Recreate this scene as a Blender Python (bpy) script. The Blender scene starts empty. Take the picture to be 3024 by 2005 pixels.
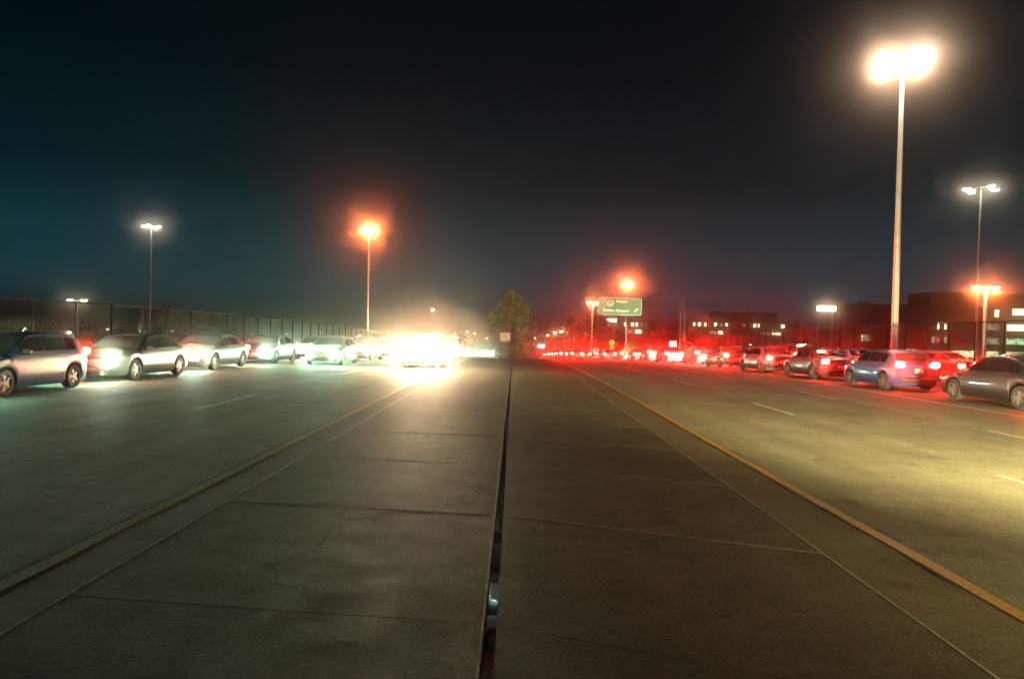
import bpy, math, random
from mathutils import Vector, Matrix
R = math.radians
random.seed(7)
sc = bpy.context.scene
col = sc.collection

# ------------------------------------------------------------------ camera
F = 2016.0
cd = bpy.data.cameras.new('camera')
cd.sensor_width = 36.0; cd.lens = 24.0; cd.clip_start = 0.05; cd.clip_end = 6000
cam = bpy.data.objects.new('camera', cd); col.objects.link(cam)
CM = Matrix.Translation((0, 0, 1.8)) @ Matrix.Rotation(R(0.17), 4, 'Z') @ Matrix.Rotation(R(89.4), 4, 'X') @ Matrix.Rotation(R(1.4), 4, 'Z')
cam.matrix_world = CM
sc.camera = cam

# ------------------------------------------------------------------ world: night sky over a lit town
w = bpy.data.worlds.new('World'); sc.world = w; w.use_nodes = True
nt = w.node_tree; nt.nodes.clear()
out = nt.nodes.new('ShaderNodeOutputWorld')
bg = nt.nodes.new('ShaderNodeBackground')
geo = nt.nodes.new('ShaderNodeTexCoord')
sep = nt.nodes.new('ShaderNodeSeparateXYZ')
rmp = nt.nodes.new('ShaderNodeValToRGB')
nt.links.new(geo.outputs['Generated'], sep.inputs[0])
nt.links.new(sep.outputs['Z'], rmp.inputs[0])
nt.links.new(rmp.outputs[0], bg.inputs[0]); nt.links.new(bg.outputs[0], out.inputs[0])
cr = rmp.color_ramp
cr.elements[0].position = 0.0; cr.elements[0].color = (0.022, 0.095, 0.125, 1)
cr.elements[1].position = 1.0; cr.elements[1].color = (0.0001, 0.0006, 0.0012, 1)
for p, c in ((0.08, (0.0050, 0.050, 0.066, 1)), (0.20, (0.0002, 0.0130, 0.0180, 1)), (0.34, (0.0, 0.0046, 0.0078, 1)), (0.5, (0.0001, 0.0022, 0.0040, 1))):
    e = cr.elements.new(p); e.color = c
bg.inputs[1].default_value = 1.4

sc.view_settings.view_transform = 'Standard'
sc.view_settings.look = 'None'
sc.view_settings.gamma = 1.0
sc.view_settings.use_curve_mapping = False
sc.view_settings.exposure = -0.55
sc.render.engine = 'CYCLES'
cy = sc.cycles
cy.max_bounces = 4; cy.diffuse_bounces = 2; cy.glossy_bounces = 2; cy.transmission_bounces = 2
cy.transparent_max_bounces = 6; cy.volume_bounces = 0
cy.caustics_reflective = False; cy.caustics_refractive = False
cy.sample_clamp_indirect = 6.0
cy.use_adaptive_sampling = True; cy.adaptive_threshold = 0.012
cy.use_denoising = True

# ------------------------------------------------------------------ helpers
def gz(y):
    if y <= 20: return 0.0
    if y <= 72: return -0.00035 * (y - 20) ** 2
    z = -0.00035 * 52 ** 2
    if y <= 400: return z - 0.0364 * (y - 72)
    return z - 0.0364 * 328

def at(px, py, Y):
    "the point at distance Y along the road that the photograph shows at px, py"
    d = CM.to_3x3() @ Vector((px - 1512.0, -(py - 1002.5), -F))
    return Vector((0, 0, 1.8)) + d * (Y / d.y)

class MB:
    def __init__(s): s.v = []; s.f = []
    def add(s, vs, fs):
        n = len(s.v); s.v += [tuple(p) for p in vs]; s.f += [tuple(i + n for i in f) for f in fs]; return s
    def box(s, c, d, rot=None):
        x, y, z = (q / 2 for q in d)
        vs = [Vector((a * x, b * y, e * z)) for e in (-1, 1) for b in (-1, 1) for a in (-1, 1)]
        if rot is not None: vs = [rot @ p for p in vs]
        vs = [p + Vector(c) for p in vs]
        return s.add(vs, [(0, 2, 3, 1), (4, 5, 7, 6), (0, 1, 5, 4), (2, 6, 7, 3), (0, 4, 6, 2), (1, 3, 7, 5)])
    def bbox(s, c, d, b=0.02):
        "box with chamfered edges"
        x, y, z = (q / 2 for q in d); b = min(b, x * .9, y * .9, z * .9)
        rings = []
        for zz, k in ((-z, b), (-z + b, 0), (z - b, 0), (z, b)):
            X, Y = x - k, y - k
            c2 = b * .8
            rings.append([(X - c2, -Y, zz), (X, -Y + c2, zz), (X, Y - c2, zz), (X - c2, Y, zz), (-X + c2, Y, zz), (-X, Y - c2, zz), (-X, -Y + c2, zz), (-X + c2, -Y, zz)])
        vs = [(p[0] + c[0], p[1] + c[1], p[2] + c[2]) for r in rings for p in r]
        fs = [tuple(range(7, -1, -1)), tuple(range(24, 32))]
        for r in range(3):
            for i in range(8):
                j = (i + 1) % 8
                fs.append((r * 8 + i, r * 8 + j, r * 8 + 8 + j, r * 8 + 8 + i))
        return s.add(vs, fs)
    def tube(s, pts, rad, n=8, cap=True):
        pts = [Vector(p) for p in pts]
        if not isinstance(rad, (list, tuple)): rad = [rad] * len(pts)
        vs = []; fs = []
        for i, p in enumerate(pts):
            d = (pts[min(i + 1, len(pts) - 1)] - pts[max(i - 1, 0)]).normalized()
            a = d.cross(Vector((0, 0, 1)) if abs(d.z) < .9 else Vector((1, 0, 0))).normalized(); b = d.cross(a)
            for k in range(n):
                t = 2 * math.pi * k / n
                vs.append(p + (a * math.cos(t) + b * math.sin(t)) * rad[i])
        for i in range(len(pts) - 1):
            for k in range(n):
                j = (k + 1) % n
                fs.append((i * n + k, i * n + j, i * n + n + j, i * n + n + k))
        if cap:
            fs.append(tuple(range(n - 1, -1, -1))); m = (len(pts) - 1) * n; fs.append(tuple(range(m, m + n)))
        return s.add(vs, fs)
    def prism(s, poly, y0, y1):
        "polygon in x,z pushed from y0 to y1"
        n = len(poly)
        vs = [(p[0], y0, p[1]) for p in poly] + [(p[0], y1, p[1]) for p in poly]
        fs = [tuple(range(n)), tuple(range(2 * n - 1, n - 1, -1))] + [((i + 1) % n, i, i + n, (i + 1) % n + n) for i in range(n)]
        return s.add(vs, fs)
    def mesh(s, name, m, smooth=None):
        me = bpy.data.meshes.new(name); me.from_pydata(s.v, [], s.f); me.update()
        if m: me.materials.append(m)
        if smooth is not None:
            for p in me.polygons: p.use_smooth = True
            me.set_sharp_from_angle(angle=R(smooth))
        return me
    def build(s, name, m, parent=None, smooth=None):
        return link(name, s.mesh(name, m, smooth), parent)

def link(name, data, parent=None, loc=None):
    o = bpy.data.objects.new(name, data); col.objects.link(o)
    if parent is not None: o.parent = parent
    if loc is not None: o.location = loc
    return o
def empty(name, loc, label, cat, group=None, rz=0):
    o = link(name, None, None, loc); o.rotation_euler[2] = rz
    return tag(o, label, cat, group)
def tag(o, label, cat, group=None):
    o['label'] = label; o['category'] = cat
    if group: o['group'] = group
    return o
def kind(o, k):
    o['kind'] = k; return o

def nodes_of(m): return m.node_tree.nodes, m.node_tree.links
def mat(name, c, rough=.6, metal=0.0, coat=0.0, spec=.5, vary=0.0, vscale=4.0, bump=0.0, bscale=40.0):
    m = bpy.data.materials.new(name); m.use_nodes = True
    N, L = nodes_of(m); b = N['Principled BSDF']
    b.inputs['Base Color'].default_value = (*c, 1); b.inputs['Roughness'].default_value = rough
    b.inputs['Metallic'].default_value = metal; b.inputs['Coat Weight'].default_value = coat
    b.inputs['Specular IOR Level'].default_value = spec
    tc = N.new('ShaderNodeTexCoord')
    if vary:
        n = N.new('ShaderNodeTexNoise'); n.inputs['Scale'].default_value = vscale; n.inputs['Detail'].default_value = 5
        L.new(tc.outputs['Object'], n.inputs['Vector'])
        r = N.new('ShaderNodeValToRGB'); L.new(n.outputs[0], r.inputs[0])
        r.color_ramp.elements[0].position = .3; r.color_ramp.elements[1].position = .7
        r.color_ramp.elements[0].color = (*[x * (1 - vary) for x in c], 1); r.color_ramp.elements[1].color = (*[min(1, x * (1 + vary)) for x in c], 1)
        L.new(r.outputs[0], b.inputs['Base Color'])
    if bump:
        n = N.new('ShaderNodeTexNoise'); n.inputs['Scale'].default_value = bscale; n.inputs['Detail'].default_value = 4
        L.new(tc.outputs['Object'], n.inputs['Vector'])
        u = N.new('ShaderNodeBump'); u.inputs['Strength'].default_value = bump; u.inputs['Distance'].default_value = .02
        L.new(n.outputs[0], u.inputs['Height']); L.new(u.outputs[0], b.inputs['Normal'])
    return m
def glow(name, c, s):
    m = bpy.data.materials.new(name); m.use_nodes = True
    b = nodes_of(m)[0]['Principled BSDF']
    b.inputs['Base Color'].default_value = (*[min(.8, x * .6) for x in c], 1)
    b.inputs['Emission Color'].default_value = (*c, 1); b.inputs['Emission Strength'].default_value = s
    b.inputs['Roughness'].default_value = .3
    return m

def concrete(name, c, streak=0.25, tine=0.0, dark=(.5, .5, .5)):
    "broom finished concrete: worn along the driving direction, specks, stains, transverse tining"
    m = bpy.data.materials.new(name); m.use_nodes = True
    N, L = nodes_of(m); b = N['Principled BSDF']
    tc = N.new('ShaderNodeTexCoord')
    def noise(scale, vec=(1, 1, 1), det=5, rough=.6):
        mp = N.new('ShaderNodeMapping'); mp.inputs['Scale'].default_value = vec
        L.new(tc.outputs['Object'], mp.inputs[0])
        n = N.new('ShaderNodeTexNoise'); n.inputs['Scale'].default_value = scale; n.inputs['Detail'].default_value = det; n.inputs['Roughness'].default_value = rough
        L.new(mp.outputs[0], n.inputs['Vector']); return n.outputs[0]
    def ramp(src, p0, p1, v0, v1):
        r = N.new('ShaderNodeMapRange'); L.new(src, r.inputs[0])
        for i, v in enumerate((p0, p1, v0, v1)): r.inputs[i + 1].default_value = v
        return r.outputs[0]
    def mul(a, b2):
        q = N.new('ShaderNodeMath'); q.operation = 'MULTIPLY'; L.new(a, q.inputs[0]); L.new(b2, q.inputs[1]); return q.outputs[0]
    v = ramp(noise(.5), .3, .7, .72, 1.15)
    v = mul(v, ramp(noise(1.0, (1.2, .05, 1)), .35, .65, 1 - streak, 1 + streak * .5))
    v = mul(v, ramp(noise(38, (1, 1, 1), 3, .9), .42, .58, .72, 1.25))
    v = mul(v, ramp(noise(1.6, (.12, 2.6, 1), 6), .35, .65, .90, 1.06))
    v = mul(v, ramp(noise(60, det=6, rough=.8), .3, .7, .62, 1.4))
    v = mul(v, ramp(noise(7), .28, .42, .62, 1.0))
    v = mul(v, ramp(noise(1.1, (1, 1, 1), 8, .75), .36, .44, .66, 1.0))
    wp = N.new('ShaderNodeTexNoise'); wp.inputs['Scale'].default_value = 1.3; wp.inputs['Detail'].default_value = 6
    L.new(tc.outputs['Object'], wp.inputs['Vector'])
    va = N.new('ShaderNodeVectorMath'); va.operation = 'ADD'; L.new(tc.outputs['Object'], va.inputs[0]); L.new(wp.outputs[1], va.inputs[1])
    vo = N.new('ShaderNodeTexVoronoi'); vo.feature = 'DISTANCE_TO_EDGE'; vo.inputs['Scale'].default_value = .23
    L.new(va.outputs[0], vo.inputs['Vector'])
    v = mul(v, ramp(vo.outputs['Distance'], .0, .0028, .45, 1.0))
    mx = N.new('ShaderNodeMix'); mx.data_type = 'RGBA'; mx.blend_type = 'MULTIPLY'; mx.inputs[0].default_value = 1
    mx.inputs[6].default_value = (*c, 1)
    cb = N.new('ShaderNodeCombineColor')
    for i in range(3): L.new(v, cb.inputs[i])
    L.new(cb.outputs[0], mx.inputs[7])
    L.new(mx.outputs[2], b.inputs['Base Color'])
    L.new(ramp(noise(3), .3, .7, .58, .85), b.inputs['Roughness'])
    b.inputs['Specular IOR Level'].default_value = .05
    u = N.new('ShaderNodeBump'); u.inputs['Strength'].default_value = .55; u.inputs['Distance'].default_value = .012
    h = noise(55, (1, 1, 1), 6, .7)
    h2 = noise(14, (.25, 3.2, 1), 4)
    ad = N.new('ShaderNodeMath'); ad.operation = 'ADD'; L.new(h, ad.inputs[0]); L.new(h2, ad.inputs[1])
    hh = ad.outputs[0]
    if tine:
        wv = N.new('ShaderNodeTexWave'); wv.bands_direction = 'Y'; wv.inputs['Scale'].default_value = 18; wv.inputs['Distortion'].default_value = .6
        L.new(tc.outputs['Object'], wv.inputs['Vector'])
        q = N.new('ShaderNodeMath'); q.operation = 'MULTIPLY_ADD'; q.inputs[1].default_value = tine
        L.new(wv.outputs[1], q.inputs[0]); L.new(hh, q.inputs[2]); hh = q.outputs[0]
    L.new(hh, u.inputs['Height']); L.new(u.outputs[0], b.inputs['Normal'])
    return m

def paint_line(name, c, hole=.35):
    "road paint worn through to the concrete in places"
    m = bpy.data.materials.new(name); m.use_nodes = True
    N, L = nodes_of(m); b = N['Principled BSDF']
    tc = N.new('ShaderNodeTexCoord'); n = N.new('ShaderNodeTexNoise'); n.inputs['Scale'].default_value = 26; n.inputs['Detail'].default_value = 7; n.inputs['Roughness'].default_value = .75
    L.new(tc.outputs['Object'], n.inputs['Vector'])
    r = N.new('ShaderNodeValToRGB'); L.new(n.outputs[0], r.inputs[0])
    r.color_ramp.elements[0].position = hole; r.color_ramp.elements[0].color = (*[x * .35 for x in c], 1)
    r.color_ramp.elements[1].position = hole + .14; r.color_ramp.elements[1].color = (*c, 1)
    L.new(r.outputs[0], b.inputs['Base Color']); b.inputs['Roughness'].default_value = .6
    return m

M = {}
M['median'] = concrete('median_concrete', (.092, .092, .058), .10)
M['road'] = concrete('road_concrete', (.17, .18, .13), .22, .35)
M['gutter'] = concrete('gutter_concrete', (.105, .10, .066), .12, .5)
M['parapet'] = concrete('parapet_concrete', (.36, .34, .30), .05)
M['asphalt'] = mat('asphalt', (.06, .06, .058), .85, vary=.35, vscale=2, bump=.4, bscale=60)
M['yellow'] = paint_line('yellow_road_paint', (.42, .235, .006), .36)
M['yellowworn'] = paint_line('worn_yellow_road_paint', (.22, .15, .006), .42)
M['white'] = paint_line('white_road_paint', (.55, .55, .51), .42)
M['tape'] = mat('black_tape', (.012, .012, .012), .7, vary=.5, vscale=30)
M['joint'] = mat('joint_sealant', (.035, .033, .026), .9, vary=.4, vscale=20)
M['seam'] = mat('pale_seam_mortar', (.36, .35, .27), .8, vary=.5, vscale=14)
M['gantry'] = mat('weathered_gantry_steel', (.035, .035, .033), .8, .0, vary=.3, vscale=3)
M['steel'] = mat('galvanised_steel', (.42, .43, .43), .45, .7, vary=.2, vscale=3)
M['polepaint'] = mat('pole_aluminium', (.55, .57, .56), .5, .3, vary=.12, vscale=2)
M['wire'] = mat('fence_wire', (.004, .004, .004), .8, .0, spec=0)
M['fencepost'] = mat('dark_fence_post', (.007, .007, .007), .8, .0, spec=.02, vary=.2)
M['ground'] = mat('dark_grass_ground', (.035, .045, .022), .95, vary=.5, vscale=.2, bump=.5, bscale=3)
M['bark'] = mat('bark', (.11, .085, .06), .9, vary=.4, vscale=6, bump=.8, bscale=12)
def leafmat(name, c):
    m = mat(name, c, .6, vary=.55, vscale=1.1)
    return m
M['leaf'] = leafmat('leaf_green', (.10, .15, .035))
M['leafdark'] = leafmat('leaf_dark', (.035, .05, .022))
M['housing'] = mat('lamp_housing', (.22, .22, .21), .5, .5, vary=.1)
M['rubber'] = mat('tyre_rubber', (.02, .02, .02), .85, vary=.3, vscale=20)
M['rim'] = mat('alloy_rim', (.13, .13, .13), .4, .6, vary=.05)
M['glass'] = mat('car_glass', (.01, .012, .014), .06, 0, .4, vary=.1)
M['trim'] = mat('black_trim', (.02, .02, .021), .55, vary=.2)
M['plate'] = mat('licence_plate', (.6, .6, .58), .5, vary=.05)
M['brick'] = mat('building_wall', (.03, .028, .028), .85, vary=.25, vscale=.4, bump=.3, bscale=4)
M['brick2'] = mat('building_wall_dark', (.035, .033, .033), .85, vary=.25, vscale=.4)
M['frame'] = mat('window_frame', (.08, .08, .08), .5, .3, vary=.1)
M['darkpane'] = mat('unlit_window_glass', (.015, .02, .022), .08, vary=.2)
M['signgreen'] = mat('sign_green', (.0, .17, .075), .55, vary=.06, vscale=3)
M['signwhite'] = mat('sign_white', (.72, .72, .68), .5, vary=.04)
M['signblack'] = mat('sign_black', (.02, .02, .02), .5)
M['signyellow'] = mat('sign_yellow', (.72, .50, .02), .5, vary=.05)
M['signback'] = mat('sign_aluminium_back', (.50, .47, .40), .5, .2, vary=.1)
G = {}
G['mast'] = glow('mast_lamp_lens', (1, .95, .75), 500)
G['sodium'] = glow('sodium_lamp_lens', (1, .72, .34), 220)
G['mast2'] = glow('far_mast_lamp_lens', (.92, 1, .80), 120)
G['cool'] = glow('cool_lamp_lens', (.9, 1, .75), 90)
G['head'] = glow('headlight_lens', (.55, 1, .72), 900)
G['headhi'] = glow('high_beam_lens', (1, .72, .42), 18000)
G['tail'] = glow('tail_light_lens', (1, .014, .009), 2200)
G['taildim'] = glow('near_tail_light_lens', (1, .03, .02), 900)
G['taillow'] = glow('parked_tail_light_lens', (1, .05, .03), 90)
G['redsig'] = glow('red_signal_lens', (1, .03, .02), 40)
G['greensig'] = glow('green_signal_lens', (.35, 1, .6), 40)
G['tube'] = glow('lit_sign_face', (1, 1, .72), 14)
G['win_warm'] = glow('lit_window_warm', (1, .86, .52), 9)
G['win_green'] = glow('lit_window_green', (.42, .75, .38), 3.2)
G['win_dim'] = glow('lit_window_dim', (.25, .42, .25), 1.5)
def window_light(m, scale=1.4):
    N, L = nodes_of(m); b = N['Principled BSDF']
    tc = N.new('ShaderNodeTexCoord'); n = N.new('ShaderNodeTexNoise'); n.inputs['Scale'].default_value = scale; n.inputs['Detail'].default_value = 3
    L.new(tc.outputs['Object'], n.inputs['Vector'])
    r = N.new('ShaderNodeMapRange'); L.new(n.outputs[0], r.inputs[0]); s = b.inputs['Emission Strength'].default_value
    for i, v in enumerate((.38, .65, s * .15, s * 1.7)): r.inputs[i + 1].default_value = v
    L.new(r.outputs[0], b.inputs['Emission Strength'])
for k in ('win_warm', 'win_green', 'win_dim'): window_light(G[k])

DIAL = .015
def point(parent, loc, c, e, size=.15, name='bulb'):
    e = e * DIAL
    d = bpy.data.lights.new(name, 'POINT'); d.energy = e; d.color = c; d.shadow_soft_size = size
    o = link(name, d, parent, loc); return o
def spot(parent, loc, rot, c, e, ang=80, blend=.8, size=.08, name='beam'):
    e = e * .12
    d = bpy.data.lights.new(name, 'SPOT'); d.energy = e; d.color = c; d.shadow_soft_size = size; d.spot_size = R(ang); d.spot_blend = blend
    o = link(name, d, parent, loc); o.rotation_euler = rot; return o

# ------------------------------------------------------------------ the bridge and roads
BR_END = 78.0
def strip(x0, x1, y0, y1, dz=0.0, step=2.0, thick=None):
    "a sheet that follows the road profile; thick gives it an underside"
    b = MB(); n = max(1, int(math.ceil((y1 - y0) / step)))
    ys = [y0 + (y1 - y0) * i / n for i in range(n + 1)]
    vs = []
    for y in ys:
        z = gz(y) + dz
        vs += [(x0, y, z), (x1, y, z)]
    fs = [(2 * i, 2 * i + 1, 2 * i + 3, 2 * i + 2) for i in range(n)]
    if thick:
        m = len(vs)
        vs += [(a, y, z - thick) for a, y, z in vs]
        fs += [(m + 2 * i + 1, m + 2 * i, m + 2 * i + 2, m + 2 * i + 3) for i in range(n)]
        for i in range(n):
            fs += [(2 * i, 2 * i + 2, m + 2 * i + 2, m + 2 * i), (2 * i + 3, 2 * i + 1, m + 2 * i + 1, m + 2 * i + 3)]
        fs += [(1, 0, m, m + 1), (2 * n, 2 * n + 1, m + 2 * n + 1, m + 2 * n)]
    return b.add(vs, fs)

XL, XR, GAP0, GAP1 = -2.90, 2.65, -0.145, -0.065
kind(strip(-14.9, XL - .65, -14, BR_END, thick=.3).build('left_roadway', M['road']), 'structure')
kind(strip(XR + .85, 23.4, -14, BR_END, thick=.3).build('right_roadway', M['road']), 'structure')
kind(strip(XL - .649, XL - .004, -14, BR_END, -.001, thick=.3).build('left_gutter_strip', M['gutter']), 'structure')
kind(strip(XR + .004, XR + .849, -14, BR_END, -.001, thick=.3).build('right_gutter_strip', M['gutter']), 'structure')
# median: slabs between skewed joints, each a piece of its own
med = kind(MB().add([(XL, -14, -.06), (GAP0 - .02, -14, -.06), (GAP0 - .02, BR_END, gz(BR_END) - .2), (XL, BR_END, gz(BR_END) - .2)], [(0, 1, 2, 3)]).add(
    [(GAP1 + .02, -14, -.06), (XR, -14, -.06), (XR, BR_END, gz(BR_END) - .2), (GAP1 + .02, BR_END, gz(BR_END) - .2)], [(0, 1, 2, 3)]).build('median', M['joint']), 'structure')
for v in med.data.vertices: pass
def median_slab(x0, x1, ya, yb, skew, top):
    "top corners lie on the road profile, edges chamfered and a little uneven"
    j = .002; c = .003
    b = MB(); rows = []
    nx = 6
    def yy(base, x, k): return base - skew * (x - GAP1) + k + random.uniform(-.0018, .0018)
    xs = [x0 + (x1 - x0) * i / nx for i in range(nx + 1)]
    prof = [(ya, j, -.25), (ya, j, -c), (ya, j + c, .0006), (ya, j + .04, 0), (yb, -j - .04, 0), (yb, -j - c, .0006), (yb, -j, -c), (yb, -j, -.25)]
    for base, off, dz in prof:
        rows.append([(min(max(x, x0), x1), yy(base, x, off), gz(base - skew * (x - GAP1)) + dz + top) for x in xs])
    vs = [p for r in rows for p in r]; fs = []
    n = nx + 1
    for i in range(len(rows) - 1):
        for k in range(nx): fs.append((i * n + k, i * n + k + 1, (i + 1) * n + k + 1, (i + 1) * n + k))
    fs.append(tuple(i * n for i in range(len(rows)))); fs.append(tuple(i * n + nx for i in range(len(rows) - 1, -1, -1)))
    b.add(vs, fs); return b
joints = [-13.4 + 2.51 * i for i in range(36)]
joints = [4.18 + 2.53 * k for k in range(-7, 29)]
for side, (x0, x1, sk) in enumerate(((XL + .004, GAP0, .10), (GAP1, XR - .004, .36))):
    for k in range(len(joints) - 1):
        jit = 0
        o = median_slab(x0, x1, joints[k] + jit, joints[k + 1] + jit, sk, random.uniform(-.0003, .0003)).build('median_slab', M['median'], med)
# pale laitance left proud along the cross joints
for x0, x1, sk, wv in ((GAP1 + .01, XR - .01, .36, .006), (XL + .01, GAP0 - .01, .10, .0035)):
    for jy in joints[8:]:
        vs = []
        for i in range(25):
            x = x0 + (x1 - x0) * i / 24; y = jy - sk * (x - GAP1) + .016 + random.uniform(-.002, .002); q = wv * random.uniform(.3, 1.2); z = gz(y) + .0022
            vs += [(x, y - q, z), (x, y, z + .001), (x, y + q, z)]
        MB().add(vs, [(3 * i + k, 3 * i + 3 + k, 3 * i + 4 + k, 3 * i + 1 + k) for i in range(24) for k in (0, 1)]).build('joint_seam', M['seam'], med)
# steel angle along the open joint
eb = MB()
for i in range(46):
    y0, y1 = -14 + 2 * i, -14 + 2 * i + 1.995
    eb.add([(GAP0 - .012, y0, gz(y0) + .005), (GAP0 + .004, y0, gz(y0) + .005), (GAP0 + .004, y1, gz(y1) + .005), (GAP0 - .012, y1, gz(y1) + .005),
            (GAP0 - .012, y0, gz(y0) - .1), (GAP0 + .004, y0, gz(y0) - .12), (GAP0 + .004, y1, gz(y1) - .12), (GAP0 - .012, y1, gz(y1) - .1)],
           [(0, 1, 2, 3), (1, 5, 6, 2), (0, 3, 7, 4), (0, 4, 5, 1), (3, 2, 6, 7)])
tag(eb.build('joint_edge_angle', mat('rusted_steel_angle', (.16, .14, .11), .7, .4, vary=.5, vscale=9, bump=.6, bscale=30)), 'narrow rusty steel edge running along the open gap between the two decks', 'steel edge')

# pale ridges of laitance along the two lengthwise joints
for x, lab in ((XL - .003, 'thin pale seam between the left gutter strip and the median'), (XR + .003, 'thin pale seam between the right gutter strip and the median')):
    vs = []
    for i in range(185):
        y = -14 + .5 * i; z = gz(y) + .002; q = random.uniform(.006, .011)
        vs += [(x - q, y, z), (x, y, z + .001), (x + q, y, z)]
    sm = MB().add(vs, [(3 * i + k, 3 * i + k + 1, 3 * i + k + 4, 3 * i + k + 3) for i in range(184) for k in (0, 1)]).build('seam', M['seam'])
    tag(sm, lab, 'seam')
# painted lines
def line(name, label, x, wdt, segs, m, group=None, wob=.006):
    o = empty(name, (x, 0, 0), label, 'road marking', group)
    for a, b2 in segs:
        n = max(1, int((b2 - a) / .5)); vs = []
        for i in range(n + 1):
            y = a + (b2 - a) * i / n
            vs += [(-wdt / 2 + random.uniform(-wob, wob), y, gz(y) + .004), (wdt / 2 + random.uniform(-wob, wob), y, gz(y) + .004)]
        MB().add(vs, [(2 * i, 2 * i + 1, 2 * i + 3, 2 * i + 2) for i in range(n)]).build('painted_stripe', m, o)
    return o
yl = line('yellow_line', 'worn yellow edge line left of the concrete median', -3.42, .125, [(-14, 77.9)], M['yellowworn'])
yr = line('yellow_line', 'bright yellow edge line right of the concrete median', 3.30 + .12, .125, [(-14, 77.9)], M['yellow'])
for o, sx in ((yl, -1), (yr, 1)):
    for k in range(26):                      # leftovers of black tape that peek out on both sides of the paint
        y = -1 + 1.15 * k + random.uniform(-.3, .3); L_ = random.uniform(.25, .6); s = random.choice((-1, 1))
        if sx < 0 and k % 2: continue
        xx = s * random.uniform(.075, .095)
        MB().add([(xx - .014, y, .0085 + gz(y)), (xx + .016, y + .03, .0085 + gz(y)), (xx + .016, y + L_, .0085 + gz(y + L_)), (xx - .012, y + L_ - .05, .0085 + gz(y + L_))], [(0, 1, 2, 3)]).build('tape_remnant', M['tape'], o)
line('lane_line', 'dashed white lane line on the left roadway', -6.75, .11, [(14.6 + 12.2 * k, 17.9 + 12.2 * k) for k in range(-2, 5)], M['white'])
line('lane_line', 'dashed white lane line nearest the yellow line on the right roadway', 6.7, .11, [(6.6 + 9.6 * k, 9.4 + 9.6 * k) for k in range(-1, 8)], M['white'])
line('lane_line', 'faint short dashes in the middle of the right roadway', 9.9, .10, [(11.6 + 9.3 * k, 14.2 + 9.3 * k) for k in range(-2, 7)], M['white'])
line('edge_line', 'solid white line between the through lanes and the red exit queue', 12.8, .13, [(-14, 77.9)], M['white'])
line('edge_line', 'thin white shoulder line along the left parapet', -11.95, .11, [(-14, 77.9)], M['white'])
# the roads beyond the bridge
kind(strip(-15.5, -3.1, BR_END + .02, 420, -.006, 6).build('far_left_road', M['road']), 'structure')
kind(strip(3.0, 24.5, BR_END + .02, 420, -.006, 6).build('far_right_road', M['road']), 'structure')
kb = MB()
for x in (-3.05, 2.9):
    n = 57; pts = []
    for i in range(n + 1):
        y = BR_END + .05 + 6 * i; z = gz(y)
        pts += [(x - .08, y, z - .1), (x - .08, y, z + .14), (x + .08, y, z + .14), (x + .08, y, z - .1)]
    kb.add(pts, [(4 * i + k, 4 * i + k + 1, 4 * i + k + 5, 4 * i + k + 4) for i in range(n) for k in range(3)] + [(0, 1, 2, 3)])
kind(kb.build('median_kerb', M['parapet']), 'structure')
line('yellow_line', 'yellow edge line of the right roadway beyond the bridge end', 3.25, .14, [(79, 300)], M['yellow'])
line('lane_line', 'dashed white line of the far right roadway beyond the bridge', 6.7, .12, [(84 + 12 * k, 88 + 12 * k) for k in range(14)], M['white'])

# terrain
def base(y): return -7.5 - 6.0 * min(1, max(0, (y - 60) / 340))
def tz(x, y):
    b_ = base(y)
    if y < 77.5: return b_
    e = gz(y) - .06
    d = max(0, (-x - 20) if x < 0 else (x - 29))
    t = min(1, d / 18); t = t * t * (3 - 2 * t)
    return e * (1 - t) + b_ * t
xs = [-1500, -900, -500, -300, -200, -140, -100, -80] + list(range(-64, 80, 4)) + [90, 110, 140, 200, 300, 500, 900, 1500]
ys = [-300, -100, -40, 0, 20, 40, 60, 77, 78.2] + list(range(84, 420, 12)) + [450, 520, 620, 800, 1100, 1600, 2400]
tb = MB(); tb.add([(x, y, tz(x, y)) for y in ys for x in xs], [(j * len(xs) + i, j * len(xs) + i + 1, (j + 1) * len(xs) + i + 1, (j + 1) * len(xs) + i) for j in range(len(ys) - 1) for i in range(len(xs) - 1)])
kind(tb.build('ground', M['ground'], smooth=40), 'structure')
kind(MB().add([(-400, 6, -7.46), (400, 6, -7.46), (400, 46, -7.46), (-400, 46, -7.46)], [(0, 1, 2, 3)]).build('lower_road', M['asphalt']), 'structure')
kind(MB().box((4.2, 77.85, -5.2), (38.2, .3, 7.2)).build('abutment_wall', M['parapet']), 'structure')

# parapets and chain link fences
def parapet(x, sgn, label):
    o = empty('parapet', (x, 0, 0), label, 'parapet')
    for k in range(15):
        y0, y1 = -13 + 6.1 * k, -13 + 6.1 * k + 6.085
        b = MB(); n = 3; vs = []
        prof = [(.0, 0), (.0, .92), (.035 * sgn, .95), (.27 * sgn, .95), (.30 * sgn, .92), (.30 * sgn, 0)]
        prof[0] = (-.14 * sgn, 0.0); prof.insert(1, (-.11 * sgn, .25)); 
        for i in range(n + 1):
            y = y0 + (y1 - y0) * i / n
            vs += [(px, y, gz(y) + pz + .002) for px, pz in prof]
        m = len(prof)
        fs = [(i * m + k2, i * m + k2 + 1, (i + 1) * m + k2 + 1, (i + 1) * m + k2) for i in range(n) for k2 in range(m - 1)] + [tuple(range(m)), tuple(range(n * m + m - 1, n * m - 1, -1))]
        b.add(vs, fs).build('barrier_segment', M['parapet'], o)
    return o
parapet(-14.5, -1, 'pale concrete parapet below the fence on the left edge of the bridge')
parapet(23.0, 1, 'concrete parapet behind the red traffic on the right edge of the bridge')
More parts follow.
